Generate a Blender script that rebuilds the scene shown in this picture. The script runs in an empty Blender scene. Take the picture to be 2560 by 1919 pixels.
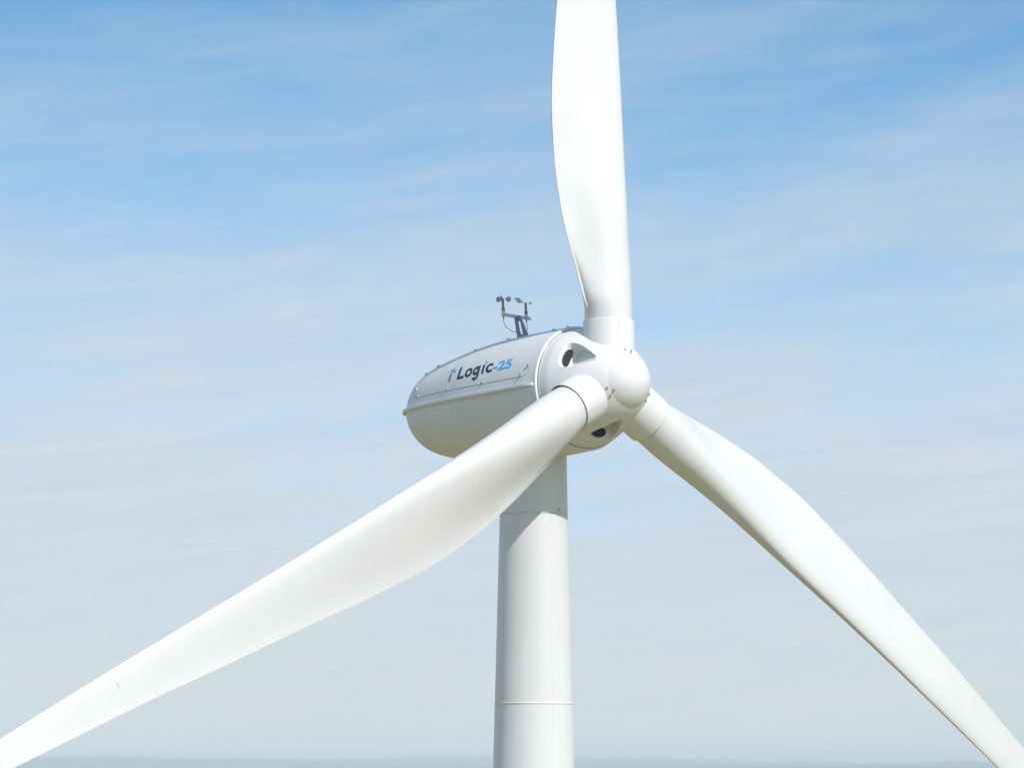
import bpy, bmesh, math, random
from math import sin, cos, pi, radians, sqrt
from mathutils import Vector, Matrix, noise

scene = bpy.context.scene
COL = scene.collection

# ------------------------------------------------------------------ camera
HUB = Vector((0.0, 0.0, 30.0))
DIST, ELEV = 69.0, radians(4.662)
YAW = math.atan((244 + 8.171) / 12000.0)
cam_data = bpy.data.cameras.new("camera")
cam_data.sensor_fit = 'HORIZONTAL'
cam_data.sensor_width = 36.0
cam_data.lens = 36.0 * 12000.0 / 2560.0
cam_data.clip_start = 1.0
cam_data.clip_end = 90000.0
cam_data.dof.use_dof = True
cam_data.dof.focus_distance = 68.6
cam_data.dof.aperture_fstop = 2.4
cam = bpy.data.objects.new("camera", cam_data)
COL.objects.link(cam)
cam.location = HUB - DIST * Vector((0, cos(ELEV), sin(ELEV)))
cam.rotation_euler = (pi / 2 + ELEV - 2.726 / 12000.0, 0, YAW)
scene.camera = cam

# ------------------------------------------------------------------ sun and sky
SUN_AZ, SUN_EL = radians(38.5), radians(42.5)      # azimuth measured from -Y towards +X
SUN_DIR = Vector((sin(SUN_AZ) * cos(SUN_EL), -cos(SUN_AZ) * cos(SUN_EL), sin(SUN_EL)))
sun_data = bpy.data.lights.new("sun", 'SUN')
sun_data.energy = 3.05
sun_data.angle = radians(0.53)
sun_data.color = (1.0, 0.945, 0.89)
sun = bpy.data.objects.new("sun", sun_data)
COL.objects.link(sun)
sun.rotation_euler = SUN_DIR.to_track_quat('Z', 'Y').to_euler()
sun.location = (40, -60, 80)

world = bpy.data.worlds.new("World")
scene.world = world
world.use_nodes = True
wt = world.node_tree
wt.nodes.clear()


def nn(tree, kind, **kw):
    n = tree.nodes.new(kind)
    for k, v in kw.items():
        setattr(n, k, v)
    return n


def mth(tree, op, a, b=None, c=None, clamp=False):
    n = nn(tree, 'ShaderNodeMath', operation=op)
    n.use_clamp = clamp
    for i, v in enumerate((a, b, c)):
        if v is None:
            continue
        if isinstance(v, (int, float)):
            n.inputs[i].default_value = v
        else:
            tree.links.new(v, n.inputs[i])
    return n.outputs[0]


def build_sky():
    lk = wt.links.new
    out = nn(wt, 'ShaderNodeOutputWorld')
    bg = nn(wt, 'ShaderNodeBackground')
    bg.inputs['Strength'].default_value = 0.13
    lk(bg.outputs[0], out.inputs['Surface'])
    sky = nn(wt, 'ShaderNodeTexSky', sky_type='NISHITA')
    sky.sun_disc = False
    sky.sun_elevation = SUN_EL
    sky.sun_rotation = pi - SUN_AZ
    sky.altitude = 100
    sky.air_density = 1.0
    sky.dust_density = 0.4
    sky.ozone_density = 2.2
    tc = nn(wt, 'ShaderNodeTexCoord')
    sep = nn(wt, 'ShaderNodeSeparateXYZ')
    lk(tc.outputs['Generated'], sep.inputs[0])
    X, Y, Z = sep.outputs
    # the clear sky is read a little higher up, so the blue reaches lower as on a dry, clear day
    comb = nn(wt, 'ShaderNodeCombineXYZ')
    lk(X, comb.inputs[0])
    lk(Y, comb.inputs[1])
    zz = mth(wt, 'ADD', mth(wt, 'MULTIPLY', mth(wt, 'MAXIMUM', Z, 0.0), 2.6), 0.03)
    lk(zz, comb.inputs[2])
    nrm = nn(wt, 'ShaderNodeVectorMath', operation='NORMALIZE')
    lk(comb.outputs[0], nrm.inputs[0])
    lk(nrm.outputs[0], sky.inputs['Vector'])
    # thin cirrus: a sheet of cloud far overhead, met by the line of sight at (x/z, y/z)
    az = nn(wt, 'ShaderNodeMath', operation='ARCTAN2')
    lk(X, az.inputs[0])
    lk(Y, az.inputs[1])
    azo = az.outputs[0]
    shear = mth(wt, 'SUBTRACT', Z, mth(wt, 'MULTIPLY', azo, 0.11))

    def layer(sx, sz, off, detail, rough, dist):
        c = nn(wt, 'ShaderNodeCombineXYZ')
        lk(mth(wt, 'MULTIPLY', azo, sx), c.inputs[0])
        lk(mth(wt, 'MULTIPLY', shear, sz), c.inputs[1])
        c.inputs[2].default_value = off
        n = nn(wt, 'ShaderNodeTexNoise')
        n.inputs['Scale'].default_value = 1.0
        n.inputs['Detail'].default_value = detail
        n.inputs['Roughness'].default_value = rough
        n.inputs['Distortion'].default_value = dist
        lk(c.outputs[0], n.inputs['Vector'])
        return n.outputs['Fac']
    n1 = layer(9.0, 42.0, 3.7, 3.0, 0.5, 0.3)
    n2 = layer(26.0, 120.0, 9.1, 6.0, 0.55, 0.6)
    n3 = layer(70.0, 420.0, 1.3, 5.0, 0.55, 0.4)
    m = mth(wt, 'ADD', mth(wt, 'MULTIPLY', n1, 0.88), mth(wt, 'ADD', mth(wt, 'MULTIPLY', n2, 0.46), mth(wt, 'MULTIPLY', n3, 0.13)))
    # more cloud towards the horizon
    low = mth(wt, 'SUBTRACT', 1.0, mth(wt, 'DIVIDE', Z, 0.165), clamp=True)
    m = mth(wt, 'ADD', mth(wt, 'SUBTRACT', m, 0.685), mth(wt, 'MULTIPLY', low, 1.10))
    m = mth(wt, 'ADD', m, mth(wt, 'MULTIPLY', mth(wt, 'POWER', low, 4.0), 0.5))
    # extra cirrus veil overhead, out of view, added for whiter fill light
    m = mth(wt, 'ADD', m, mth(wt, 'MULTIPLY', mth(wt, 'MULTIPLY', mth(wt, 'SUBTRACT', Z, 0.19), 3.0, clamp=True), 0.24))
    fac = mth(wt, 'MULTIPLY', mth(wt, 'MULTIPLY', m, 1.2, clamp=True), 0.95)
    # the veil itself is uneven: whiter wisps in a bluer sheet
    n4 = layer(14.0, 150.0, 5.2, 6.0, 0.6, 0.8)
    n5 = layer(40.0, 600.0, 7.9, 5.0, 0.6, 0.5)
    wv = mth(wt, 'ADD', mth(wt, 'MULTIPLY', n4, 1.7), mth(wt, 'MULTIPLY', n5, 0.45))
    wv = mth(wt, 'SUBTRACT', wv, 0.58, clamp=True)
    veil = nn(wt, 'ShaderNodeMix', data_type='RGBA')
    lk(wv, veil.inputs['Factor'])
    veil.inputs[6].default_value = (3.60, 4.18, 4.80, 1)
    veil.inputs[7].default_value = (4.52, 4.74, 5.02, 1)
    mix = nn(wt, 'ShaderNodeMix', data_type='RGBA')
    lk(fac, mix.inputs['Factor'])
    # thicker, warmer air close to the horizon
    warm = nn(wt, 'ShaderNodeMix', data_type='RGBA')
    lk(mth(wt, 'MULTIPLY', mth(wt, 'SUBTRACT', 1.0, mth(wt, 'DIVIDE', Z, 0.04), clamp=True), 0.45), warm.inputs['Factor'])
    lk(veil.outputs[2], warm.inputs[6])
    warm.inputs[7].default_value = (5.5, 4.85, 4.3, 1)
    lk(warm.outputs[2], mix.inputs[7])
    tint = nn(wt, 'ShaderNodeMix', data_type='RGBA', blend_type='MULTIPLY')
    tint.inputs['Factor'].default_value = 1.0
    lk(sky.outputs[0], tint.inputs[6])
    tint.inputs[7].default_value = (0.86, 1.22, 1.21, 1)
    lk(tint.outputs[2], mix.inputs[6])
    lk(mix.outputs[2], bg.inputs['Color'])


build_sky()

scene.view_settings.view_transform = 'Standard'
scene.view_settings.look = 'None'
scene.view_settings.exposure = 0.27
scene.view_settings.gamma = 1.0
scene.render.engine = 'CYCLES'
scene.cycles.max_bounces = 8
scene.cycles.diffuse_bounces = 5
scene.cycles.volume_bounces = 2
scene.cycles.use_denoising = True

# ------------------------------------------------------------------ materials


def principled(name, color, rough=0.4, metal=0.0, spec=0.5):
    m = bpy.data.materials.new(name)
    m.use_nodes = True
    b = m.node_tree.nodes['Principled BSDF']
    b.inputs['Base Color'].default_value = (*color, 1)
    b.inputs['Roughness'].default_value = rough
    b.inputs['Metallic'].default_value = metal
    b.inputs['Specular IOR Level'].default_value = spec
    return m, m.node_tree, b


def gelcoat(name, color, rough=0.38, dirt=0.05, scale=1.6, spec=0.5, wave=0.012):
    """painted fibreglass: faint weathering in the colour, uneven gloss, slight waviness"""
    m, t, b = principled(name, color, rough, 0, spec)
    lk = t.links.new
    tc = nn(t, 'ShaderNodeTexCoord')
    n = nn(t, 'ShaderNodeTexNoise')
    n.inputs['Scale'].default_value = scale
    n.inputs['Detail'].default_value = 7
    n.inputs['Roughness'].default_value = 0.62
    lk(tc.outputs['Object'], n.inputs['Vector'])
    mp = nn(t, 'ShaderNodeMapping')
    mp.inputs['Scale'].default_value = (9, 9, 0.7)
    lk(tc.outputs['Object'], mp.inputs['Vector'])
    n2 = nn(t, 'ShaderNodeTexNoise')
    n2.inputs['Scale'].default_value = 1.3
    n2.inputs['Detail'].default_value = 5
    lk(mp.outputs[0], n2.inputs['Vector'])
    s = mth(t, 'ADD', mth(t, 'MULTIPLY', n.outputs['Fac'], 0.6), mth(t, 'MULTIPLY', n2.outputs['Fac'], 0.4))
    r = nn(t, 'ShaderNodeValToRGB')
    r.color_ramp.elements[0].position = 0.36
    r.color_ramp.elements[1].position = 0.62
    c0 = tuple(c * (1 - dirt * k) for c, k in zip(color, (1.0, 1.05, 1.3)))
    r.color_ramp.elements[0].color = (*c0, 1)
    r.color_ramp.elements[1].color = (*color, 1)
    lk(s, r.inputs[0])
    lk(r.outputs[0], b.inputs['Base Color'])
    rr = mth(t, 'ADD', mth(t, 'MULTIPLY', n.outputs['Fac'], 0.16), rough - 0.08)
    lk(rr, b.inputs['Roughness'])
    if wave:
        nw = nn(t, 'ShaderNodeTexNoise')
        nw.inputs['Scale'].default_value = 2.2
        nw.inputs['Detail'].default_value = 2
        lk(tc.outputs['Object'], nw.inputs['Vector'])
        bp = nn(t, 'ShaderNodeBump')
        bp.inputs['Strength'].default_value = 0.35
        bp.inputs['Distance'].default_value = wave
        lk(nw.outputs['Fac'], bp.inputs['Height'])
        lk(bp.outputs[0], b.inputs['Normal'])
    return m


def metal_mat(name, color, rough, metal, scale=40):
    m, t, b = principled(name, color, rough, metal)
    lk = t.links.new
    tc = nn(t, 'ShaderNodeTexCoord')
    n = nn(t, 'ShaderNodeTexNoise')
    n.inputs['Scale'].default_value = scale
    n.inputs['Detail'].default_value = 4
    lk(tc.outputs['Object'], n.inputs['Vector'])
    r = nn(t, 'ShaderNodeValToRGB')
    r.color_ramp.elements[0].color = (*[c * 0.75 for c in color], 1)
    r.color_ramp.elements[1].color = (*[min(1, c * 1.15) for c in color], 1)
    lk(n.outputs['Fac'], r.inputs[0])
    lk(r.outputs[0], b.inputs['Base Color'])
    return m


M = {}
M['blade'] = gelcoat('white_blade_gelcoat', (0.74, 0.74, 0.726), 0.42, 0.03, 0.8, wave=0.0)
M['hull'] = gelcoat('white_hull_gelcoat', (0.80, 0.80, 0.79), 0.42, 0.06, 1.5, wave=0.0)
M['tower'] = gelcoat('white_tower_paint', (0.765, 0.768, 0.758), 0.40, 0.06, 1.2, wave=0.004)
M['seam'] = principled('grey_joint_sealant', (0.20, 0.22, 0.24), 0.7)[0]
M['softseam'] = principled('pale_joint_filler', (0.55, 0.56, 0.56), 0.6)[0]
M['mark'] = principled('faint_grey_mark', (0.60, 0.60, 0.59), 0.6)[0]
M['dark'] = principled('dark_cavity', (0.03, 0.03, 0.035), 0.8)[0]
M['navy'] = principled('navy_vinyl', (0.022, 0.05, 0.095), 0.35)[0]
M['blue'] = principled('blue_vinyl', (0.065, 0.44, 0.83), 0.35)[0]
M['pale_blue'] = principled('pale_blue_vinyl', (0.30, 0.55, 0.80), 0.35)[0]
M['steel'] = metal_mat('galvanised_steel', (0.30, 0.33, 0.36), 0.5, 0.3)
M['bolt'] = metal_mat('stainless_bolt', (0.42, 0.44, 0.46), 0.45, 0.35)
M['wire'] = metal_mat('grille_wire', (0.11, 0.12, 0.13), 0.5, 0.2)
M['olive'] = metal_mat('olive_anodised', (0.30, 0.30, 0.18), 0.45, 0.2)
M['brass'] = metal_mat('brass_collar', (0.42, 0.28, 0.11), 0.4, 0.2)
M['clamp'] = metal_mat('pale_clamp', (0.62, 0.65, 0.68), 0.5, 0.1)
M['cable'] = principled('grey_cable', (0.26, 0.28, 0.30), 0.6)[0]
M['cup'] = metal_mat('cup_metal', (0.46, 0.49, 0.52), 0.25, 0.5)
M['fin'] = metal_mat('vane_aluminium', (0.55, 0.56, 0.56), 0.5, 0.2)


def ground_mat():
    m, t, b = principled('dry_meadow', (0.2, 0.19, 0.07), 0.95, 0, 0.1)
    lk = t.links.new
    tc = nn(t, 'ShaderNodeTexCoord')
    out = None
    r = nn(t, 'ShaderNodeValToRGB')
    n = nn(t, 'ShaderNodeTexNoise')
    n.inputs['Scale'].default_value = 0.02
    n.inputs['Detail'].default_value = 12
    n.inputs['Roughness'].default_value = 0.65
    lk(tc.outputs['Object'], n.inputs['Vector'])
    e = r.color_ramp.elements
    e[0].position, e[0].color = 0.35, (0.20, 0.18, 0.075, 1)
    e[1].position, e[1].color = 0.65, (0.37, 0.31, 0.145, 1)
    lk(n.outputs['Fac'], r.inputs[0])
    lk(r.outputs[0], b.inputs['Base Color'])
    return m


def hill_mat():
    m, t, b = principled('wooded_hills', (0.06, 0.075, 0.04), 0.95, 0, 0.1)
    lk = t.links.new
    tc = nn(t, 'ShaderNodeTexCoord')
    r = nn(t, 'ShaderNodeValToRGB')
    n = nn(t, 'ShaderNodeTexNoise')
    n.inputs['Scale'].default_value = 0.004
    n.inputs['Detail'].default_value = 9
    lk(tc.outputs['Object'], n.inputs['Vector'])
    e = r.color_ramp.elements
    e[0].position, e[0].color = 0.42, (0.045, 0.065, 0.03, 1)
    e[1].position, e[1].color = 0.6, (0.13, 0.13, 0.06, 1)
    lk(n.outputs['Fac'], r.inputs[0])
    lk(r.outputs[0], b.inputs['Base Color'])
    return m


M['ground'] = ground_mat()
M['hills'] = hill_mat()

# ------------------------------------------------------------------ helpers


class MB:
    """collects shapes (in world metres) and links them as ONE mesh object"""

    def __init__(self):
        self.v, self.f, self.m = [], [], []

    def add(self, verts, faces, mi=0):
        o = len(self.v)
        self.v += [Vector(p) for p in verts]
        self.f += [tuple(i + o for i in f) for f in faces]
        self.m += [mi] * len(faces)

    def grid(self, rows, close_u=False, close_v=False, mi=0, flip=False):
        nv, nu = len(rows), len(rows[0])
        vs = [p for r in rows for p in r]
        fs = []
        for j in range(nv if close_v else nv - 1):
            for i in range(nu if close_u else nu - 1):
                q = (j * nu + i, j * nu + (i + 1) % nu, ((j + 1) % nv) * nu + (i + 1) % nu, ((j + 1) % nv) * nu + i)
                fs.append(q[::-1] if flip else q)
        self.add(vs, fs, mi)

    def fan(self, ring, mi=0, flip=False):
        c = sum((Vector(p) for p in ring), Vector()) / len(ring)
        n = len(ring)
        fs = [(i, (i + 1) % n, n) for i in range(n)]
        if flip:
            fs = [f[::-1] for f in fs]
        self.add(list(ring) + [c], fs, mi)

    def box(self, c, ex, ey, ez, mi=0):
        """c centre, ex ey ez half-extent vectors"""
        c, ex, ey, ez = Vector(c), Vector(ex), Vector(ey), Vector(ez)
        vs = [c + sx * ex + sy * ey + sz * ez for sx in (-1, 1) for sy in (-1, 1) for sz in (-1, 1)]
        fs = [(0, 1, 3, 2), (4, 6, 7, 5), (0, 4, 5, 1), (2, 3, 7, 6), (0, 2, 6, 4), (1, 5, 7, 3)]
        self.add(vs, fs, mi)

    def lathe(self, origin, axis, prof, n=24, mi=0, cap0=True, cap1=True, ref=None):
        origin, axis = Vector(origin), Vector(axis).normalized()
        r1 = (Vector(ref) if ref else axis.orthogonal())
        r1 = (r1 - axis * r1.dot(axis)).normalized()
        r2 = axis.cross(r1)
        rows = [[origin + axis * t + (r1 * cos(2 * pi * k / n) + r2 * sin(2 * pi * k / n)) * r for k in range(n)] for t, r in prof]
        self.grid(rows, close_u=True, mi=mi)
        if cap0:
            self.fan(rows[0], mi, flip=True)
        if cap1:
            self.fan(rows[-1], mi)

    def tube(self, pts, r, n=10, mi=0):
        pts = [Vector(p) for p in pts]
        rows = []
        prev = None
        for i, p in enumerate(pts):
            d = (pts[min(i + 1, len(pts) - 1)] - pts[max(i - 1, 0)]).normalized()
            x = d.orthogonal() if prev is None else (prev - d * prev.dot(d))
            x.normalize()
            prev = x
            y = d.cross(x)
            rows.append([p + (x * cos(2 * pi * k / n) + y * sin(2 * pi * k / n)) * r for k in range(n)])
        self.grid(rows, close_u=True, mi=mi)
        self.fan(rows[0], mi, flip=True)
        self.fan(rows[-1], mi)

    def build(self, name, mats, parent=None, sharp=35, weld=1e-5, flat=False):
        me = bpy.data.meshes.new(name)
        bm = bmesh.new()
        bv = [bm.verts.new(p) for p in self.v]
        bm.verts.ensure_lookup_table()
        for f, mi in zip(self.f, self.m):
            try:
                nf = bm.faces.new([bv[i] for i in f])
                nf.material_index = mi
                nf.smooth = not flat
            except ValueError:
                pass
        if weld:
            bmesh.ops.remove_doubles(bm, verts=bm.verts[:], dist=weld)
        bmesh.ops.recalc_face_normals(bm, faces=bm.faces[:])
        bm.to_mesh(me)
        bm.free()
        if not flat:
            me.set_sharp_from_angle(angle=radians(sharp))
        for m in (mats if isinstance(mats, (list, tuple)) else [mats]):
            me.materials.append(m)
        o = bpy.data.objects.new(name, me)
        COL.objects.link(o)
        if parent is not None:
            par(o, parent)
        return o


def par(o, parent):
    """parent keeping the world place (meshes are written in world metres)"""
    o.parent = parent
    if parent.type == 'EMPTY':
        o.matrix_parent_inverse = Matrix.Translation(-parent.location)


def tag(o, label=None, cat=None, group=None, kind=None):
    if label:
        o['label'] = label
    if cat:
        o['category'] = cat
    if group:
        o['group'] = group
    if kind:
        o['kind'] = kind
    return o


def hermite(xs, ys):
    """monotone-ish smooth interpolation"""
    n = len(xs)
    dl = [(ys[i + 1] - ys[i]) / (xs[i + 1] - xs[i]) for i in range(n - 1)]
    ms = [dl[0]] + [0 if dl[i - 1] * dl[i] <= 0 else 2 * dl[i - 1] * dl[i] / (dl[i - 1] + dl[i]) for i in range(1, n - 1)] + [dl[-1]]

    def f(x):
        if x <= xs[0]:
            return ys[0]
        if x >= xs[-1]:
            return ys[-1]
        i = 0
        while x > xs[i + 1]:
            i += 1
        h = xs[i + 1] - xs[i]
        t = (x - xs[i]) / h
        return ((2 * t ** 3 - 3 * t * t + 1) * ys[i] + (t ** 3 - 2 * t * t + t) * h * ms[i]
                + (-2 * t ** 3 + 3 * t * t) * ys[i + 1] + (t ** 3 - t * t) * h * ms[i + 1])
    return f


def catmull(pts, n=8):
    pts = [Vector(p) for p in pts]
    out = []
    for i in range(len(pts) - 1):
        p0, p1, p2, p3 = pts[max(i - 1, 0)], pts[i], pts[i + 1], pts[min(i + 2, len(pts) - 1)]
        for k in range(n):
            t = k / n
            out.append(0.5 * ((2 * p1) + (p2 - p0) * t + (2 * p0 - 5 * p1 + 4 * p2 - p3) * t * t + (3 * p1 - p0 - 3 * p2 + p3) * t ** 3))
    out.append(pts[-1])
    return out


# ------------------------------------------------------------------ turbine frame
TH, TILT, PHI0 = radians(42.308), radians(3.929), radians(3.491)
A = Vector((sin(TH) * cos(TILT), -cos(TH) * cos(TILT), sin(TILT)))     # rotor axis, towards the wind
H = Vector((cos(TH), sin(TH), 0.0))                                     # across, in the rotor plane
U = H.cross(A)
if U.z < 0:
    U = -U


def N(d, hh, uu):
    return HUB + A * d + H * hh + U * uu


def rad(az):
    return H * sin(az) + U * cos(az)


# ------------------------------------------------------------------ ground and hills
def build_land():
    mb = MB()
    rs = [0.0, 2, 5, 10, 20, 40, 80, 160, 400, 1000, 2500, 6000, 12000, 23000]
    n = 96
    rows = [[(r * cos(2 * pi * k / n), r * sin(2 * pi * k / n), 0.0) for k in range(n)] for r in rs[1:]]
    mb.grid(rows, close_u=True)
    mb.fan(rows[0])
    tag(mb.build('ground', M['ground']), kind='structure')
    # low wooded hills near the horizon, all the way round
    azs = []
    a = -180.0
    while a < 180:
        azs.append(radians(a))
        a += 0.035 if -8 < a < 10 else 0.8
    rr = [11500 + 650 * i for i in range(17)]
    rows = []
    for j, r in enumerate(rr):
        row = []
        for az in azs:
            x, y = r * sin(az), r * cos(az)
            env = sin(pi * j / (len(rr) - 1)) ** 0.8
            hh = 64 + 50 * noise.fractal(Vector((x / 2600, y / 2600, 4.2)), 0.9, 2.1, 6)
            hh += 14 * noise.fractal(Vector((x / 600, y / 600, 8.1)), 0.8, 2.1, 4)
            row.append((x, y, -2.0 + env * max(6.0, min(hh + 8, 95))))
        rows.append(row)
    mb = MB()
    mb.grid(rows, close_u=True)
    tag(mb.build('hills', M['hills'], weld=0), kind='structure')


build_land()

# ------------------------------------------------------------------ wind turbine: root
TOW = Vector((-1.715 * sin(TH), 1.715 * cos(TH), 0.0))
turbine = bpy.data.objects.new('wind_turbine', None)
COL.objects.link(turbine)
turbine.location = TOW
turbine.empty_display_size = 2
tag(turbine, 'white three-bladed wind turbine on a round tower against the hazy blue sky', 'wind turbine')


# ------------------------------------------------------------------ tower
def tower_r(z):        # z relative to the hub
    return 0.4967 + (-1.82 - z) * (0.0262 if z < -1.82 else 0.016)


def build_tower():
    mb = MB()
    n = 128
    zs = [(-30.0, 1.0)] + [(-30 + i * 1.0, 1.0) for i in range(1, 25)] + [(-4.60, 1.0)]
    prof = [(z, tower_r(z)) for z, _ in zs]
    # rounded bead of the lower flange joint
    for k in range(7):
        q = pi * k / 6
        prof.append((-4.575 - 0.017 * cos(q), tower_r(-4.575) + 0.007 * sin(q)))
    prof += [(-4.5, tower_r(-4.5)), (-3.5, tower_r(-3.5)), (-2.6, tower_r(-2.6)), (-1.834, tower_r(-1.834)), (-1.829, tower_r(-1.829))]
    prof += [(-1.8285, tower_r(-1.82) - 0.012), (-1.8165, tower_r(-1.82) - 0.012), (-1.816, tower_r(-1.816)), (-1.812, tower_r(-1.81))]
    prof += [(-1.5, tower_r(-1.5)), (-1.1, tower_r(-1.1)), (-0.75, tower_r(-0.75))]
    o = Vector((TOW.x, TOW.y, HUB.z))
    mb.lathe(o, (0, 0, 1), prof, n=n, cap0=False)
    tower = mb.build('tower', M['tower'], turbine, sharp=25)
    # vertical weld seam
    az = radians(-90 + 30)

    def pt(z, a, off):
        r = tower_r(z) + off
        return o + Vector((cos(a) * r, sin(a) * r, z))
    ms = MB()
    for z0, z1 in ((-30, -4.62), (-4.53, -1.84)):
        rows = []
        for i in range(31):
            z = z0 + (z1 - z0) * i / 30
            w = 0.008 / tower_r(z)
            rows.append([pt(z, az + k * w, b) for k, b in ((-1, -0.002), (-0.6, 0.0014), (0.6, 0.0014), (1, -0.002))])
        ms.grid(rows)
    ms.build('weld_seam', M['tower'], tower)
    # small sensor hole above the joint
    mh = MB()
    ah = math.asin((1397.5 - 1334) / 85.0) - pi / 2
    c = pt(-1.765, ah, 0.001)
    nrm = Vector((cos(ah), sin(ah), 0))
    mh.lathe(c, nrm, [(-0.004, 0.012), (0.002, 0.011), (0.003, 0.006)], n=12)
    mh.build('drain_plug', M['dark'], tower)
    return tower


build_tower()

# ------------------------------------------------------------------ nacelle
NPROF = [(.6, .902), (.66, .905), (1.05, .915), (1.5, .917), (1.9, .912), (2.3, .888), (2.7, .843), (3.1, .782), (3.5, .712), (3.85, .607), (4.1, .445), (4.387, 0.0)]
NEND = 4.387
_nr2 = hermite([p[0] for p in NPROF], [p[1] ** 2 for p in NPROF])


def nac_r(d):
    return sqrt(max(1e-8, _nr2(-d)))


def nac_c(d):
    # the hull axis rises a little towards the tail
    t = max(0.0, min(1.0, (-d - 1.6) / 2.2))
    return HUB + A * d + U * (.035 * t * t * (3 - 2 * t))


def on_nac(d, az, off=0.0):
    r = nac_r(d)
    e = 0.01
    slope = (nac_r(d + e) - nac_r(d - e)) / (2 * e)
    nrm = (rad(az) - A * slope).normalized()
    return nac_c(d) + rad(az) * r + nrm * off


def ribbon(mb, pts, width, off, surf, mi=0, close=False):
    """flat strip of given width following (d, az) points lying on a surface"""
    P = [surf(d, a, off) for d, a in pts]
    n = len(P)
    rows = []
    for i in range(n):
        d, a = pts[i]
        t = (P[(i + 1) % n] - P[i - 1]) if close else (P[min(i + 1, n - 1)] - P[max(i - 1, 0)])
        nr = (surf(d, a, off + 0.05) - surf(d, a, off)).normalized()
        s = nr.cross(t).normalized() * width / 2
        rows.append([P[i] - s, P[i] + s])
    mb.grid(rows, close_v=close, mi=mi)


def lin(pts, step=0.05, sc=50.0):
    """resample a (d, az degrees) polyline; returns (d, az radians)"""
    out = []
    for (d0, a0), (d1, a1) in zip(pts[:-1], pts[1:]):
        ln = max(abs(d1 - d0), abs(a1 - a0) / sc)
        k = max(1, int(ln / step))
        for i in range(k):
            t = i / k
            out.append((d0 + (d1 - d0) * t, radians(a0 + (a1 - a0) * t)))
    out.append((pts[-1][0], radians(pts[-1][1])))
    return out


def corner(p0, pc, p1, n=6):
    return [((1 - t) ** 2 * p0[0] + 2 * t * (1 - t) * pc[0] + t * t * p1[0], (1 - t) ** 2 * p0[1] + 2 * t * (1 - t) * pc[1] + t * t * p1[1])
            for t in [i / n for i in range(n + 1)]]


def knob(mb, P, nrm, r, hgt, mi=0, n=10):
    mb.lathe(P - nrm * 0.004, nrm, [(0, r), (hgt * 0.6, r), (hgt * 0.9, r * 0.8), (hgt, r * 0.4)], n=n, mi=mi, cap0=False)


def stroke_glyphs():
    """logo strokes in letter units: x along the baseline, y up; cap height 1"""
    def arc(cx, cy, rx, ry, a0, a1, n=22):
        return [(cx + rx * cos(radians(a0 + (a1 - a0) * i / n)), cy + ry * sin(radians(a0 + (a1 - a0) * i / n))) for i in range(n + 1)]
    G = {}
    return arc


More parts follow.
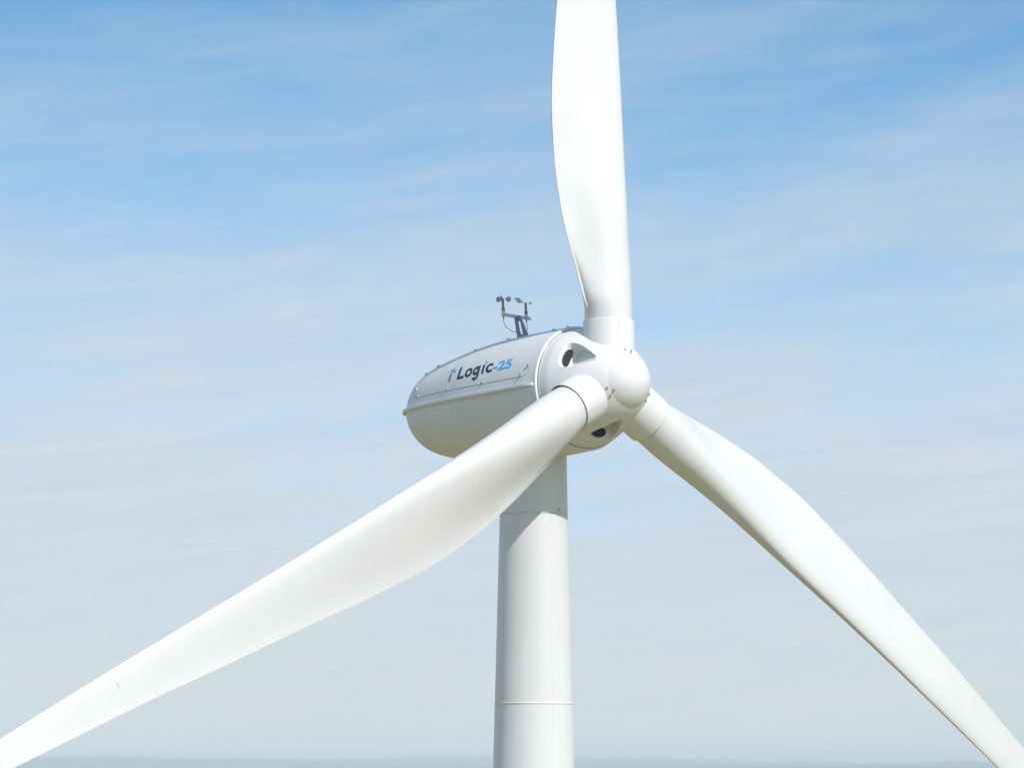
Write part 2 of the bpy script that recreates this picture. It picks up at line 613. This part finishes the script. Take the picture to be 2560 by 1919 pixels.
def build_nacelle():
    n = 160
    mb = MB()
    ds = [-.66 - 0.04 * i for i in range(int((4.0 - .66) / .04) + 1)] + [-NEND + (NEND - 4.02) * (1 - k / 18.0) ** 2 for k in range(19)]
    rows = [[nac_c(d) + rad(2 * pi * k / n) * max(nac_r(d), 1e-4) for k in range(n)] for d in ds]
    mb.grid(rows, close_u=True)
    hull = mb.build('nacelle', M['hull'], turbine, sharp=50, weld=1e-4)
    # front rim, closed inside by a bulkhead
    mr = MB()
    prof = [(-.70, .898), (-.69, .9085), (-.662, .9095), (-.652, .907), (-.649, .902), (-.649, .872), (-.655, .868), (-.70, .86), (-.70, .02)]
    mr.lathe(HUB, A, prof, n=n, cap0=False)
    mr.build('front_rim', M['hull'], hull, sharp=40)
    # flange rail round the waist
    path = []
    for d in [-.70 - .06 * i for i in range(int(3.35 / .06))]:
        path.append((d, nac_r(d)))
    tail = [(d, nac_r(d)) for d in (-4.08, -4.14, -4.20, -4.26, -4.31, -4.35, -4.38)]
    left = [(d, -r) for d, r in path] + [(d, -r) for d, r in tail]
    full = left + [(d, -hh) for d, hh in reversed(left)]
    mf = MB()
    rows = []
    for i, (d, hh) in enumerate(full):
        d0, h0 = full[max(i - 1, 0)]
        d1, h1 = full[min(i + 1, len(full) - 1)]
        t = Vector((d1 - d0, h1 - h0)).normalized()
        o = Vector((-t.y, t.x))
        if o.dot(Vector((d + 2.0, hh))) < 0:
            o = -o
        grow = min(1.0, (-.69 - d) / .10 * 0.6 + 0.4)
        w = (0.058 if d > -4.1 else .058 - .03 * min(1, (-4.1 - d) / .25)) * grow
        q = []
        for ww, uu in ((-.05, .048), (w - .004, .046), (w, .043), (w, .010), (w - .003, .007), (-.05, .007)):
            q.append(nac_c(d) + A * (o.x * ww) + H * (hh + o.y * ww) + U * uu)
        rows.append(q)
    mf.grid(rows, close_u=True)
    mf.fan(rows[0]); mf.fan(rows[-1])
    mf.build('flange_rail', M['hull'], hull, sharp=30)
    # seam of the access panel on the near side
    ms = MB()
    seam = [(-3.66, -58), (-3.68, -68)]
    seam += corner((-3.68, -68), (-3.66, -76), (-3.52, -76.6))
    seam += [(-2.478, -78.7), (-1.797, -79.3), (-.95, -79.5)]
    pts = lin(seam, .05)
    ribbon(ms, pts, 0.008, 0.0015, on_nac)
    seam2 = corner((-.95, -79.5), (-.805, -79.2), (-.803, -72)) + [(-.81, -60), (-.825, -46), (-.834, -34), (-.84, -20)]
    ribbon(ms, lin(seam2, .03), 0.006, 0.0013, on_nac, mi=1)
    ms.build('panel_seam', [M['seam'], M['softseam']], hull, flat=True)
    # latches along the panel
    for d, az in ((-3.64, -62.6), (-3.52, -74.6), (-2.686, -76.8), (-1.821, -78.0), (-.966, -78.0), (-.837, -70.0)):
        ml = MB()
        az = radians(az)
        P = on_nac(d, az)
        nr = (on_nac(d, az, .1) - P).normalized()
        sv = nr.cross(A).normalized()
        if sv.z < 0:
            sv = -sv
        al = sv.cross(nr)
        ml.box(P + nr * .008, al * .010, sv * .020, nr * .009)
        ml.box(P + nr * .020 - sv * .010, al * .015, sv * .006, nr * .006)
        ml.lathe(P + nr * .015 + sv * .012, nr, [(0, .011), (.012, .011), (.016, .007)], n=10)
        ml.build('panel_latch', M['bolt'], hull)
    # lifting lugs along the roof
    for d, laz in ((-.74, -9), (-1.05, -9), (-2.04, -10), (-2.78, -12), (-3.52, -22), (-3.76, -28)):
        ml = MB()
        az = radians(laz)
        P = on_nac(d, az)
        nr = (on_nac(d, az, .1) - P).normalized()
        al = (A - nr * A.dot(nr)).normalized()
        sd = nr.cross(al)
        ml.box(P + nr * .003, al * .028, sd * .020, nr * .005)
        ml.lathe(P + nr * .006, nr, [(0, .016), (.010, .016), (.014, .010)], n=12)
        ml.build('roof_lug', M['bolt'], hull)
    logo(hull)
    return hull


def logo(hull):
    # letter space: x = d along the hull, y = height above the baseline in metres (arc length); slight slant
    R0 = 0.91
    BASE = -68.4

    def surf(x, y, off):
        d = x - 0.07 * y
        return on_nac(d, radians(BASE + math.degrees(y / R0)), off)

    def arc(cx, cy, rx, ry, a0, a1, n=26):
        return [(cx + rx * cos(radians(a0 + (a1 - a0) * i / n)), cy + ry * sin(radians(a0 + (a1 - a0) * i / n))) for i in range(n + 1)]

    def seg(*pts):
        out = []
        for (x0, y0), (x1, y1) in zip(pts[:-1], pts[1:]):
            k = max(2, int(math.hypot(x1 - x0, y1 - y0) / .02))
            out += [(x0 + (x1 - x0) * i / k, y0 + (y1 - y0) * i / k) for i in range(k)]
        return out + [pts[-1]]

    def strokes(mb, paths, w, off0):
        for k, p in enumerate(paths):
            close = p[0] == p[-1] or math.hypot(p[0][0] - p[-1][0], p[0][1] - p[-1][1]) < 1e-6
            q = p[:-1] if close else p
            ribbon(mb, q, w, off0 + 0.0006 * k, surf, close=close)
    xh = 0.134

    def text_mesh(body, height, x0, x1, y0, bold, off, mb, ref):
        """flat sans lettering, scaled so that `ref` capital height = height and its width fills x0..x1, wrapped on the hull"""
        def outline(txt):
            cu = bpy.data.curves.new('lettering', 'FONT')
            cu.body = txt
            cu.size = 1.0
            cu.offset = bold
            cu.resolution_u = 6
            cu.fill_mode = 'FRONT'
            ob = bpy.data.objects.new('lettering', cu)
            COL.objects.link(ob)
            dg = bpy.context.evaluated_depsgraph_get()
            me = bpy.data.meshes.new_from_object(ob.evaluated_get(dg))
            bpy.data.objects.remove(ob)
            bpy.data.curves.remove(cu)
            return me
        rm = outline(ref)
        cap = max(v.co.y for v in rm.vertices) - max(0, min(v.co.y for v in rm.vertices))
        bpy.data.meshes.remove(rm)
        me = outline(body)
        xs = [v.co.x for v in me.vertices]
        a, b = min(xs), max(xs)
        bm = bmesh.new()
        bm.from_mesh(me)
        for v in bm.verts:
            v.co.x = x0 + (v.co.x - a) / (b - a) * (x1 - x0)
            v.co.y = y0 + v.co.y * height / cap
        bmesh.ops.triangulate(bm, faces=bm.faces[:])
        for _ in range(5):
            le = [e for e in bm.edges if e.calc_length() > .03]
            if not le:
                break
            bmesh.ops.subdivide_edges(bm, edges=le, cuts=1)
            bmesh.ops.triangulate(bm, faces=bm.faces[:])
        bm.verts.ensure_lookup_table()
        mb.add([surf(v.co.x, v.co.y, off) for v in bm.verts], [[v.index for v in f.verts] for f in bm.faces])
        bm.free()
        bpy.data.meshes.remove(me)
    dk = MB()
    for ch, xa, xb in (('L', -2.485, -2.312), ('o', -2.298, -2.122), ('\u0131', -1.893, -1.842), ('c', -1.806, -1.650)):
        text_mesh(ch, .216, xa, xb, 0.0, .028, .0022, dk, 'L')
    # single-storey g: bowl, then stem with its hook
    strokes(dk, [arc(-2.030, .070, .054, .052, 0, 360, 44),
                 seg((-1.968, .148), (-1.968, -.014)) + arc(-2.026, -.016, .058, .050, 0, -152, 26)], .047, .0022)
    dk.build('lettering', M['navy'], hull, flat=True, weld=0)
    bl = MB()
    text_mesh('-25', .152, -1.628, -1.222, 0.0, .034, .0022, bl, '2')
    bl.build('lettering', M['blue'], hull, flat=True, weld=0)
    bl = MB()
    strokes(bl, [seg((-1.858, xh + .036), (-1.826, xh + .064))], .042, .0024)      # leaf shaped dot of the i
    bl.build('lettering', M['blue'], hull, flat=True, weld=0)
    # little wind turbine sign
    pic = MB()

    def quad(mb, pts, off):
        k = 8
        (x0, y0), (x1, y1), (x2, y2), (x3, y3) = pts
        rows = []
        for i in range(k + 1):
            t = i / k
            ya, yb = y0 + (y3 - y0) * t, y1 + (y2 - y1) * t
            rows.append([surf(x0 + (x3 - x0) * t + .27 * ya, ya, off), surf(x1 + (x2 - x1) * t + .27 * yb, yb, off)])
        mb.grid(rows)
    quad(pic, [(-2.728, 0.0), (-2.655, 0.004), (-2.655, .022), (-2.728, .018)], .0022)
    quad(pic, [(-2.722, .030), (-2.680, .034), (-2.722, .215), (-2.742, .215)], .0022)
    pic.build('turbine_emblem', M['navy'], hull, flat=True, weld=0)
    pb = MB()
    quad(pb, [(-2.745, .232), (-2.700, .222), (-2.735, .330), (-2.740, .345)], .0030)
    quad(pb, [(-2.735, .225), (-2.720, .250), (-2.870, .190), (-2.880, .180)], .0034)
    pb.build('turbine_emblem', M['pale_blue'], hull, flat=True, weld=0)
    pc = MB()
    quad(pc, [(-2.730, .240), (-2.722, .205), (-2.640, .140), (-2.600, .150)], .0026)
    pc.build('turbine_emblem', M['blue'], hull, flat=True, weld=0)


nacelle = build_nacelle()

# ------------------------------------------------------------------ spinner
SPROF = [(-.64, .866), (-.5, .853), (-.35, .805), (-.2, .748), (-.05, .685), (.10, .605), (.2, .540), (.29, .470), (.36, .401)]
_sr = hermite([p[0] for p in SPROF], [p[1] for p in SPROF])
CAPC, CAPR = 0.10, sqrt(.26 ** 2 + .401 ** 2)


def spin_r(d):
    if d <= .36:
        return _sr(d)
    return sqrt(max(0.0, CAPR ** 2 - (d - CAPC) ** 2))


def on_spin(d, az, depth=0.0):
    e = 0.01
    sl = (spin_r(min(d + e, .359)) - spin_r(d - e)) / (min(d + e, .359) - (d - e))
    nrm = (rad(az) - A * sl).normalized()
    return HUB + A * d + rad(az) * (spin_r(d)) - nrm * depth


VENT = [(-.342, 0), (-.340, 6), (-.332, 10.5), (-.305, 14.2), (-.262, 16.2), (-.20, 16.6), (-.108, 15.3), (0.0, 11.9), (.10, 7.6), (.168, 3.6), (.192, 0)]


def build_spinner():
    outline = [(d, a) for d, a in VENT] + [(d, -a) for d, a in reversed(VENT[1:-1])]
    # smooth and resample by angle around the vent centre
    sm = catmull([Vector((d, a / 60, 0)) for d, a in outline + outline[:1]], 8)[:-1]
    cd = -.13
    NP_ = 192
    poly = [(p.x - cd, p.y) for p in sm]

    def ray(ang):
        dx, dy = cos(ang), sin(ang)
        best = None
        for (x0, y0), (x1, y1) in zip(poly, poly[1:] + poly[:1]):
            den = dx * (y1 - y0) - dy * (x1 - x0)
            if abs(den) < 1e-12:
                continue
            t = (x0 * (y1 - y0) - y0 * (x1 - x0)) / den
            s = (x0 * dy - y0 * dx) / den
            if t > 0 and -1e-6 <= s <= 1 + 1e-6:
                best = t if best is None else max(best, t)
        return best
    angs = sorted([2 * pi * k / NP_ for k in range(NP_)] +
                  [math.atan2(sa, sd - cd) % (2 * pi) for sd in (-.64, .36) for sa in (-1, 1)])
    D0, D1 = -.64, .36
    mb = MB()
    grilles = []
    for sec in range(3):
        base = PHI0 + radians(-60 + 120 * sec)

        def P(x, y, depth=0.0):
            return on_spin(max(D0, min(D1, x + cd)), base + y * radians(60), depth)
        rings = []
        def edge(ang):
            dx, dy = cos(ang), sin(ang)
            ts = []
            if dx > 1e-9: ts.append((D1 - cd) / dx)
            if dx < -1e-9: ts.append((D0 - cd) / dx)
            if abs(dy) > 1e-9: ts.append(1 / abs(dy))
            return min(ts)
        ra = [ray(a) for a in angs]
        rb = [edge(a) for a in angs]
        K = 14
        for k in range(K, -1, -1):
            t = (k / K) ** 1.3
            rings.append([P((r0 + (r1 - r0) * t) * cos(a), (r0 + (r1 - r0) * t) * sin(a)) for a, r0, r1 in zip(angs, ra, rb)])
        Rc = rad(base)

        def F(x, y, lim):
            p0 = P(x, y)
            d = x + cd
            rf = .558 + (d - .192) * .05
            return p0 - Rc * max(0.0, min(lim, (p0 - HUB - A * d).dot(Rc) - rf))
        for s, lim in ((.988, .003), (.978, .010), (.970, .022), (.960, .06), (.955, 9), (.90, 9), (.65, 9), (.45, 9), (.25, 9), (.08, 9)):
            rings.append([F(r0 * s * cos(a), r0 * s * sin(a), lim) for a, r0 in zip(angs, ra)])
        mb.grid(rings, close_u=True)
        mb.fan(rings[-1])
        grilles.append(base)
    # inner return at the back so that the gap to the nacelle reads dark
    n = 180
    mb.lathe(HUB, A, [(-.66, .2), (-.66, .80), (-.648, .855), (-.645, .862), (-.64, .866)], n=n, cap0=True, cap1=False)
    spin = mb.build('spinner', M['hull'], turbine, sharp=38, weld=4e-4)
    # grilles on the rear walls of the three scoops
    rim = hermite([a for d, a in VENT[:5]], [d for d, a in VENT[:5]])
    for base in grilles:
        mg = MB()
        bk = MB()

        def G(q, dp, off=0.0):
            d = rim(abs(q)) + .022 + off
            az = base + radians(q)
            return HUB + A * d + rad(az) * spin_r(d) - rad(base) * dp
        shape = []
        for k in range(48):
            t = 2 * pi * k / 48
            c, s = cos(t), sin(t)
            q = 11.2 * math.copysign(abs(c) ** .8, c)
            dp = .118 + .070 * math.copysign(abs(s) ** .8, s)
            if s < 0:
                dp = .118 + .074 * s
            shape.append((q * (1 - .12 * (dp - .05) / .15), dp))
        rings = [[G(q * s, .118 + (dp - .118) * s) for q, dp in shape] for s in (1, .6, .2)]
        bk.grid(rings, close_u=True)
        bk.fan(rings[-1])
        g = bk.build('vent_grille', M['dark'], spin, flat=True)

        def inside(q, dp):
            pts = shape
            c = False
            j = len(pts) - 1
            for i in range(len(pts)):
                if ((pts[i][1] > dp) != (pts[j][1] > dp)) and (q < (pts[j][0] - pts[i][0]) * (dp - pts[i][1]) / (pts[j][1] - pts[i][1]) + pts[i][0]):
                    c = not c
                j = i
            return c
        mg.v = []
        for i in range(-6, 7):
            q = i * 1.75
            run = [dp for dp in [.04 + .004 * k for k in range(56)] if inside(q, dp)]
            if len(run) > 2:
                mg.tube([G(q, dp, .006) for dp in run[::4] + run[-1:]], .0026, 6)
        for k in range(8):
            dp = .055 + .02 * k
            run = [q * .4 for q in range(-27, 28) if inside(q * .4, dp)]
            if len(run) > 2:
                mg.tube([G(q, dp, .009) for q in run[::5] + run[-1:]], .0018, 6)
        mg.build('vent_grille', M['wire'], spin, weld=0)
    # nose cap
    mc = MB()
    prof = [(.354, .396), (.356, .4015), (.360, .4030)]
    for k in range(1, 25):
        q = math.atan2(.401, .26) * (1 - k / 24.0)
        prof.append((CAPC + (CAPR + .0015) * cos(q), max(1e-4, (CAPR + .0015) * sin(q))))
    mc.lathe(HUB, A, prof, n=128, cap0=False, cap1=False)
    mc.build('nose_cap', M['hull'], spin, sharp=50)
    # bolts in threes beside the cap, in front of every blade
    for sec in range(3):
        b = PHI0 + radians(120 * sec)
        for d, da in ((.328, -8.2), (.328, 8.2), (.392, 0.0)):
            mbt = MB()
            az = b + radians(da)
            e = .006
            sl = (spin_r(d + e) - spin_r(d - e)) / (2 * e)
            nr = (rad(az) * .62 + A).normalized()
            Pp = HUB + A * d + rad(az) * spin_r(d)
            mbt.lathe(Pp - nr * .004, nr, [(0, .020), (.010, .020), (.0102, .0165), (.019, .0165), (.022, .0135)], n=8, cap0=False)
            mbt.build('cap_bolt', M['bolt'], spin)
    # blade collars
    COFF = -.078
    for sec in range(3):
        b = PHI0 + radians(120 * sec)
        X = rad(b)
        T = H * cos(b) - U * sin(b)
        mk = MB()
        CR = .371
        prof = [(.30, CR), (.5, CR), (.885, CR), (.897, CR - .002), (.902, CR - .007), (.902, CR - .010), (.897, CR - .012), (.80, CR - .012), (.62, CR - .012), (.62, .30)]
        mk.lathe(HUB + A * COFF, X, prof, n=96, cap0=False, cap1=False, ref=A)
        col = mk.build('blade_collar', M['hull'], spin, sharp=40)
        # split line down the front of the collar
        mk = MB()
        q0 = math.atan2(-.36, 1)
        dirv = (A * cos(q0) + T * sin(q0))
        sd = X.cross(dirv)
        def cp(x, s):
            an = s / CR
            return HUB + A * COFF + X * x + (dirv * cos(an) + sd * sin(an)) * (CR + .0012)
        rows = [[cp(.45 + .445 * i / 12, -w_), cp(.45 + .445 * i / 12, w_)] for i, w_ in ((i, .0004 + .0017 * (i / 12)) for i in range(13))]
        mk.grid(rows)
        mk.build('collar_split', M['seam'], spin, flat=True)
    return spin


spinner = build_spinner()

# ------------------------------------------------------------------ blades
KN = [.6, .95, 1.25, 1.6, 2.0, 2.5, 3.2, 4.0, 5.2, 6.5, 8.0, 9.5, 11.0, 12.0, 12.5]
f_xl = hermite(KN, [.335, .335, .333, .318, .288, .265, .247, .238, .213, .188, .172, .155, .122, .085, .03])
f_xt = hermite(KN, [-.335, -.362, -.450, -.546, -.664, -.790, -.905, -.952, -.877, -.73, -.595, -.455, -.355, -.28, -.16])
f_be = hermite(KN, [4, 4.2, 5.4, 8.3, 11.4, 13.0, 12.2, 10.4, 8.0, 3.2, -1.2, -5.5, -8.2, -9, -9])
f_ht = hermite(KN, [.335, .335, .333, .322, .300, .268, .226, .190, .146, .112, .084, .056, .034, .021, .006])
f_te = hermite(KN, [.012, .012, .012, .012, .012, .012, .011, .010, .008, .006, .005, .004, .003, .002, .001])
f_w = hermite([0, .93, 1.12, 1.4, 2.0, 13], [0, 0, .5, .85, 1, 1])
K1, K2 = -.011, -.003


def root_off(r):
    t = max(0.0, min(1.0, (r - 1.0) / 1.9))
    return -.060 * (1 - t * t * (3 - 2 * t))


f_wp = hermite([0, 1.04, 1.4, 2.0, 2.8, 13], [0, 0, .28, .75, 1, 1])          # pressure side blend


def build_blade(sec, first=None):
    b = PHI0 + radians(120 * sec)
    X = rad(b)
    T = H * cos(b) - U * sin(b)
    rs = [.55 + .025 * i for i in range(int((4 - .55) / .025))] + [4 + .1 * i for i in range(81)] + [12.05, 12.1, 12.15, 12.2, 12.25, 12.3, 12.35, 12.4, 12.44, 12.47, 12.49, 12.5]
    nf, nr_ = 22, 40
    rows = []
    for r in rs:
        xl, xt, be, ht, te, w = f_xl(r), f_xt(r), radians(f_be(r)), f_ht(r), f_te(r), f_w(r)
        if r > 12.0:
            k = sqrt(max(0.0004, 1 - ((r - 12.0) / .5) ** 2))
            mid = xl - .45 * (xl - xt)
            xl, xt, ht, te = mid + (xl - mid) * k, mid + (xt - mid) * k, ht * k, te * k
        out = max(0.0, min(1.0, (r - 1.2) / 3.0))
        hp, hs = ht * (1 - .46 * out), ht * (1 + .14 * out)
        xm = 0.0 + out * .02
        pts = []

        def rear(u, side):
            circ = sqrt(max(0.0, 1 - u * u))
            if side > 0:
                S = cos(pi * u / 2) ** 1.9
                wp = f_wp(r)
                return (1 - wp) * hp * circ + wp * (te + (hp - te) * S)
            return (1 - w) * hs * circ + w * (te + (hs - te) * (1 - u ** 1.7))
        # pressure (upwind, +A) side from the trailing edge to the leading edge, then back along the suction side
        for i in range(nr_ + 1):
            u = 1 - i / nr_
            u = sin(pi / 2 * u) * (1 - w) + u * w
            pts.append((xm + (xt - xm) * u, rear(u, 1)))
        for i in range(1, nf):
            q = pi / 2 * (1 - i / nf)
            pts.append((xm + (xl - xm) * cos(q), hp * sin(q)))
        for i in range(nf + 1):
            q = pi / 2 * i / nf
            pts.append((xm + (xl - xm) * cos(q), -hs * sin(q)))
        for i in range(1, nr_ + 1):
            u = i / nr_
            u = sin(pi / 2 * u) * (1 - w) + u * w
            pts.append((xm + (xt - xm) * u, -rear(u, -1)))
        o = HUB + X * r + A * (K1 * r + K2 * r * r + root_off(r))
        cd = T * cos(be) + A * sin(be)
        nd = A * cos(be) - T * sin(be)
        rows.append([o + cd * x + nd * y for x, y in pts])
    mb = MB()
    mb.grid(rows, close_u=True)
    mb.fan(rows[-1])
    bl = mb.build('blade', M['blade'], turbine, sharp=32)
    # flat lip laminated along the inner trailing edge, cut off square near the root
    pl = MB()
    rows = []
    for i in range(61):
        r = 1.085 + (3.6 - 1.085) * i / 60
        be = radians(f_be(r))
        o = HUB + X * r + A * (K1 * r + K2 * r * r + root_off(r))
        cd = T * cos(be) + A * sin(be)
        nd = A * cos(be) - T * sin(be)
        xt = f_xt(r)
        k = 1 - (i / 60) ** 2
        out = .016 + .010 * min(1, i / 4)
        x0, x1 = xt - out * k, xt + .060 * k + .004
        o2 = max(0.0, min(1.0, (r - 1.2) / 3.0))
        hp = f_ht(r) * (1 - .46 * o2)
        u = (x1 - o2 * .02) / (xt - o2 * .02)
        sy = (1 - f_wp(r)) * hp * sqrt(max(0, 1 - u * u)) + f_wp(r) * (f_te(r) + (hp - f_te(r)) * cos(pi * u / 2) ** 1.9)
        y0, y1 = .008, min(sy - .002, .045)
        rows.append([o + cd * x + nd * y for x, y in ((x0, y0 - .009), (x0, y0 + .004), (x1, y1 + .004), (x1, y1 - .009))])
    pl.grid(rows, close_u=True)
    pl.fan(rows[0]); pl.fan(rows[-1])
    pl.build('trailing_lip', M['blade'], bl, sharp=30)
    return bl


blades = [build_blade(s) for s in range(3)]


def blade_marks():
    # lightning receptor mark, a short dark dash on the near blade
    b = PHI0 + radians(-120)
    X = rad(b)
    T = H * cos(b) - U * sin(b)
    for r in (9.78,):
        be = radians(f_be(r))
        cd = T * cos(be) + A * sin(be)
        nd = A * cos(be) - T * sin(be)
        mb = MB()
        o = HUB + X * r + A * (K1 * r + K2 * r * r)
        hp = f_ht(r) * .54
        x0 = -.02
        rows = []
        for i in range(7):
            x = x0 - .085 * i / 6
            u = x / f_xt(r)
            S = cos(pi / 2 * u) ** 1.9
            y = f_te(r) + (hp - f_te(r)) * S + .0035
            rows.append([o + cd * x + nd * y + X * s for s in (-.006, .006)])
        mb.grid(rows)
        mb.build('receptor_mark', M['mark'], blades[2], flat=True)


blade_marks()

# ------------------------------------------------------------------ instrument mast on the roof


def build_mast():
    ridge = nac_r(-1.9)
    # tapered bracket plate with a slot, standing along the roof
    z0, z1 = ridge - .03, ridge + .338

    def edge(t):
        return (-2.010 - .055 * t, -1.745 - .185 * t)

    def slot(t):
        # slot between t 0.24 and 0.78
        c = -1.892 - .090 * t
        return c - .027, c + .027
    th = .006
    mb = MB()
    T0, T1 = .22, .80
    for side in (0, 1):
        for lo, hi in ((0, T0), (T1, 1)):
            pass
    rows_f = []
    for sgn in (-1, 1):
        def q(d, t):
            return N(d, sgn * th, z0 + (z1 - z0) * t)
        ts = [T0 + (T1 - T0) * i / 14 for i in range(15)]
        L = [q(edge(t)[0], t) for t in ts]
        SL, SR = [], []
        for t in ts:
            a, b = slot(t)
            m = (a + b) / 2
            k = sqrt(max(0.0, 1 - max(0, (abs((t - (T0 + T1) / 2) / ((T1 - T0) / 2)) - .82) / .18) ** 2))
            SL.append(q(m - (m - a) * k, t))
            SR.append(q(m + (b - m) * k, t))
        Rr = [q(edge(t)[1], t) for t in ts]
        mb.grid([L, SL])
        mb.grid([SR, Rr])
        mb.add([q(edge(0)[0], 0), q(edge(0)[1], 0), Rr[0], SL[0], L[0]], [(0, 1, 2, 3, 4)])
        mb.add([L[-1], SL[-1], Rr[-1], q(edge(1)[1], 1), q(edge(1)[0], 1)], [(0, 1, 2, 3, 4)])
        rows_f.append((L, SL, SR, Rr, q(edge(0)[0], 0), q(edge(0)[1], 0), q(edge(1)[1], 1), q(edge(1)[0], 1)))
    F, B = rows_f
    mb.grid([[F[4]] + F[0] + [F[7]], [B[4]] + B[0] + [B[7]]])
    mb.grid([[F[5]] + F[3] + [F[6]], [B[5]] + B[3] + [B[6]]])
    mb.grid([F[1], B[1]])
    mb.grid([F[2], B[2]])
    mast = mb.build('instrument_mast', M['steel'], turbine, flat=True)
    # crossbar: an angle section
    bd = (H * .975 - A * .22).normalized()
    fd = bd.cross(U).normalized()
    if fd.y > 0:
        fd = -fd
    c0 = N(-2.015, 0, ridge + .325)
    mc = MB()
    mc.box(c0 - bd * .02 + U * .012 + fd * .02, bd * .34, fd * .003, U * .017)
    mc.box(c0 + bd * .0 - U * .006 + fd * .0, bd * .36, fd * .026, U * .003)
    mc.build('crossbar', M['clamp'], mast, flat=True)
    posts = (-.365, .205)
    for k, s in enumerate(posts):
        o = c0 + bd * s + fd * .028
        mp = MB()
        mp.lathe(o - U * .02, U, [(0, .024), (.005, .026), (.078, .026), (.082, .024)], n=20, mi=0)
        mp.lathe(o + U * .064, U, [(0, .023), (.003, .0265), (.040, .0265), (.044, .020)], n=20, mi=1)
        mp.lathe(o + U * .104, U, [(0, .015), (.018, .015)], n=16, mi=2)
        mp.lathe(o + U * .122, U, [(0, .017), (.003, .0185), (.094, .0185), (.10, .014)], n=18, mi=2)
        mp.lathe(o - U * .062, U, [(0, .008), (.012, .012), (.042, .013)], n=12, mi=3)
        mp.box(o + fd * .026 + U * .006, bd * .010, fd * .008, U * .008, mi=3)
        mp.build('sensor_post', [M['clamp'], M['brass'], M['olive'], M['cable']], mast, sharp=40)
    # cup anemometer
    top = c0 + bd * posts[0] + fd * .028 + U * .228
    mr = MB()
    mr.lathe(top - U * .012, U, [(0, .010), (.014, .013), (.028, .013), (.036, .006)], n=14)
    for an in (140, 20, -100):
        d = Vector((cos(radians(an)), sin(radians(an)), 0))
        mr.tube([top + U * .006, top + U * .006 + d * .075], .0035, 8)
        tn = Vector((-d.y, d.x, 0))
        cc = top + U * .004 + d * .088
        prof = []
        for i in range(9):
            q = pi / 2 * i / 8
            prof.append((-.030 * sin(q) * 1.0, .041 * cos(q)))
        prof_in = [(t_ + .0015, r_ * .94) for t_, r_ in prof]
        mr.lathe(cc, tn, list(reversed(prof)) + prof_in, n=20, cap0=False, cap1=False)
    mr.build('anemometer', M['cup'], mast, sharp=45)
    # wind vane
    top = c0 + bd * posts[1] + fd * .028 + U * .222
    v = Vector((.82, .57, 0))
    mv = MB()
    mv.lathe(top, U, [(0, .012), (.008, .012), (.018, .005)], n=12, mi=0)
    mv.tube([top + U * .004 - v * .05, top + U * .004 + v * .10], .0034, 8, mi=0)
    mv.lathe(top + U * .004 + v * .062, v, [(0, .004), (.008, .013), (.022, .0165), (.036, .013), (.048, .003)], n=14, mi=0)
    side = v.cross(U).normalized() * .0014
    pf = [(-.038, 0), (-.135, -.006), (-.205, .066), (-.105, .072)]
    fr = [top + U * .004 + v * x + U * y + side for x, y in pf]
    bk = [top + U * .004 + v * x + U * y - side for x, y in pf]
    mv.add(fr + bk, [(0, 1, 2, 3), (7, 6, 5, 4), (0, 4, 5, 1), (1, 5, 6, 2), (2, 6, 7, 3), (3, 7, 4, 0)], mi=1)
    mv.build('wind_vane', [M['cup'], M['fin']], mast, sharp=45)
    # cables from both sensors into the roof
    a0 = c0 + bd * posts[0] + fd * .028 - U * .062
    mt = MB()
    mt.tube(catmull([a0, a0 - U * .05 + bd * .005, a0 - U * .11 + bd * .05, a0 - U * .145 + bd * .13, a0 - U * .17 + bd * .23, N(-1.97, -.03, ridge + .085), N(-1.93, .0, ridge + .05)], 8), .0045, 8)
    mt.build('sensor_cable', M['cable'], mast)
    a1 = c0 + bd * posts[1] + fd * .028 - U * .062
    mt = MB()
    mt.tube(catmull([a1, a1 - U * .04 + bd * .008, a1 - U * .085 + bd * .022, a1 - U * .115 + bd * .005, N(-1.84, .04, ridge + .11), N(-1.90, .012, ridge + .07), N(-1.93, .02, ridge + .04)], 8), .0045, 8)
    mt.build('sensor_cable', M['cable'], mast)


build_mast()

# ------------------------------------------------------------------ haze


def build_haze():
    mb = MB()
    mb.box((0, 0, 48.0), (23500, 0, 0), (0, 23500, 0), (0, 0, 52.0))
    m = bpy.data.materials.new('pale_air')
    m.use_nodes = True
    t = m.node_tree
    t.nodes.clear()
    out = nn(t, 'ShaderNodeOutputMaterial')
    v = nn(t, 'ShaderNodeVolumePrincipled')
    v.inputs['Color'].default_value = (0.80, 0.91, 1.0, 1)
    v.inputs['Density'].default_value = 1.25e-4
    v.inputs['Anisotropy'].default_value = -0.15
    t.links.new(v.outputs[0], out.inputs['Volume'])
    o = mb.build('haze', m, flat=True)
    tag(o, kind='stuff')
    return o


build_haze()
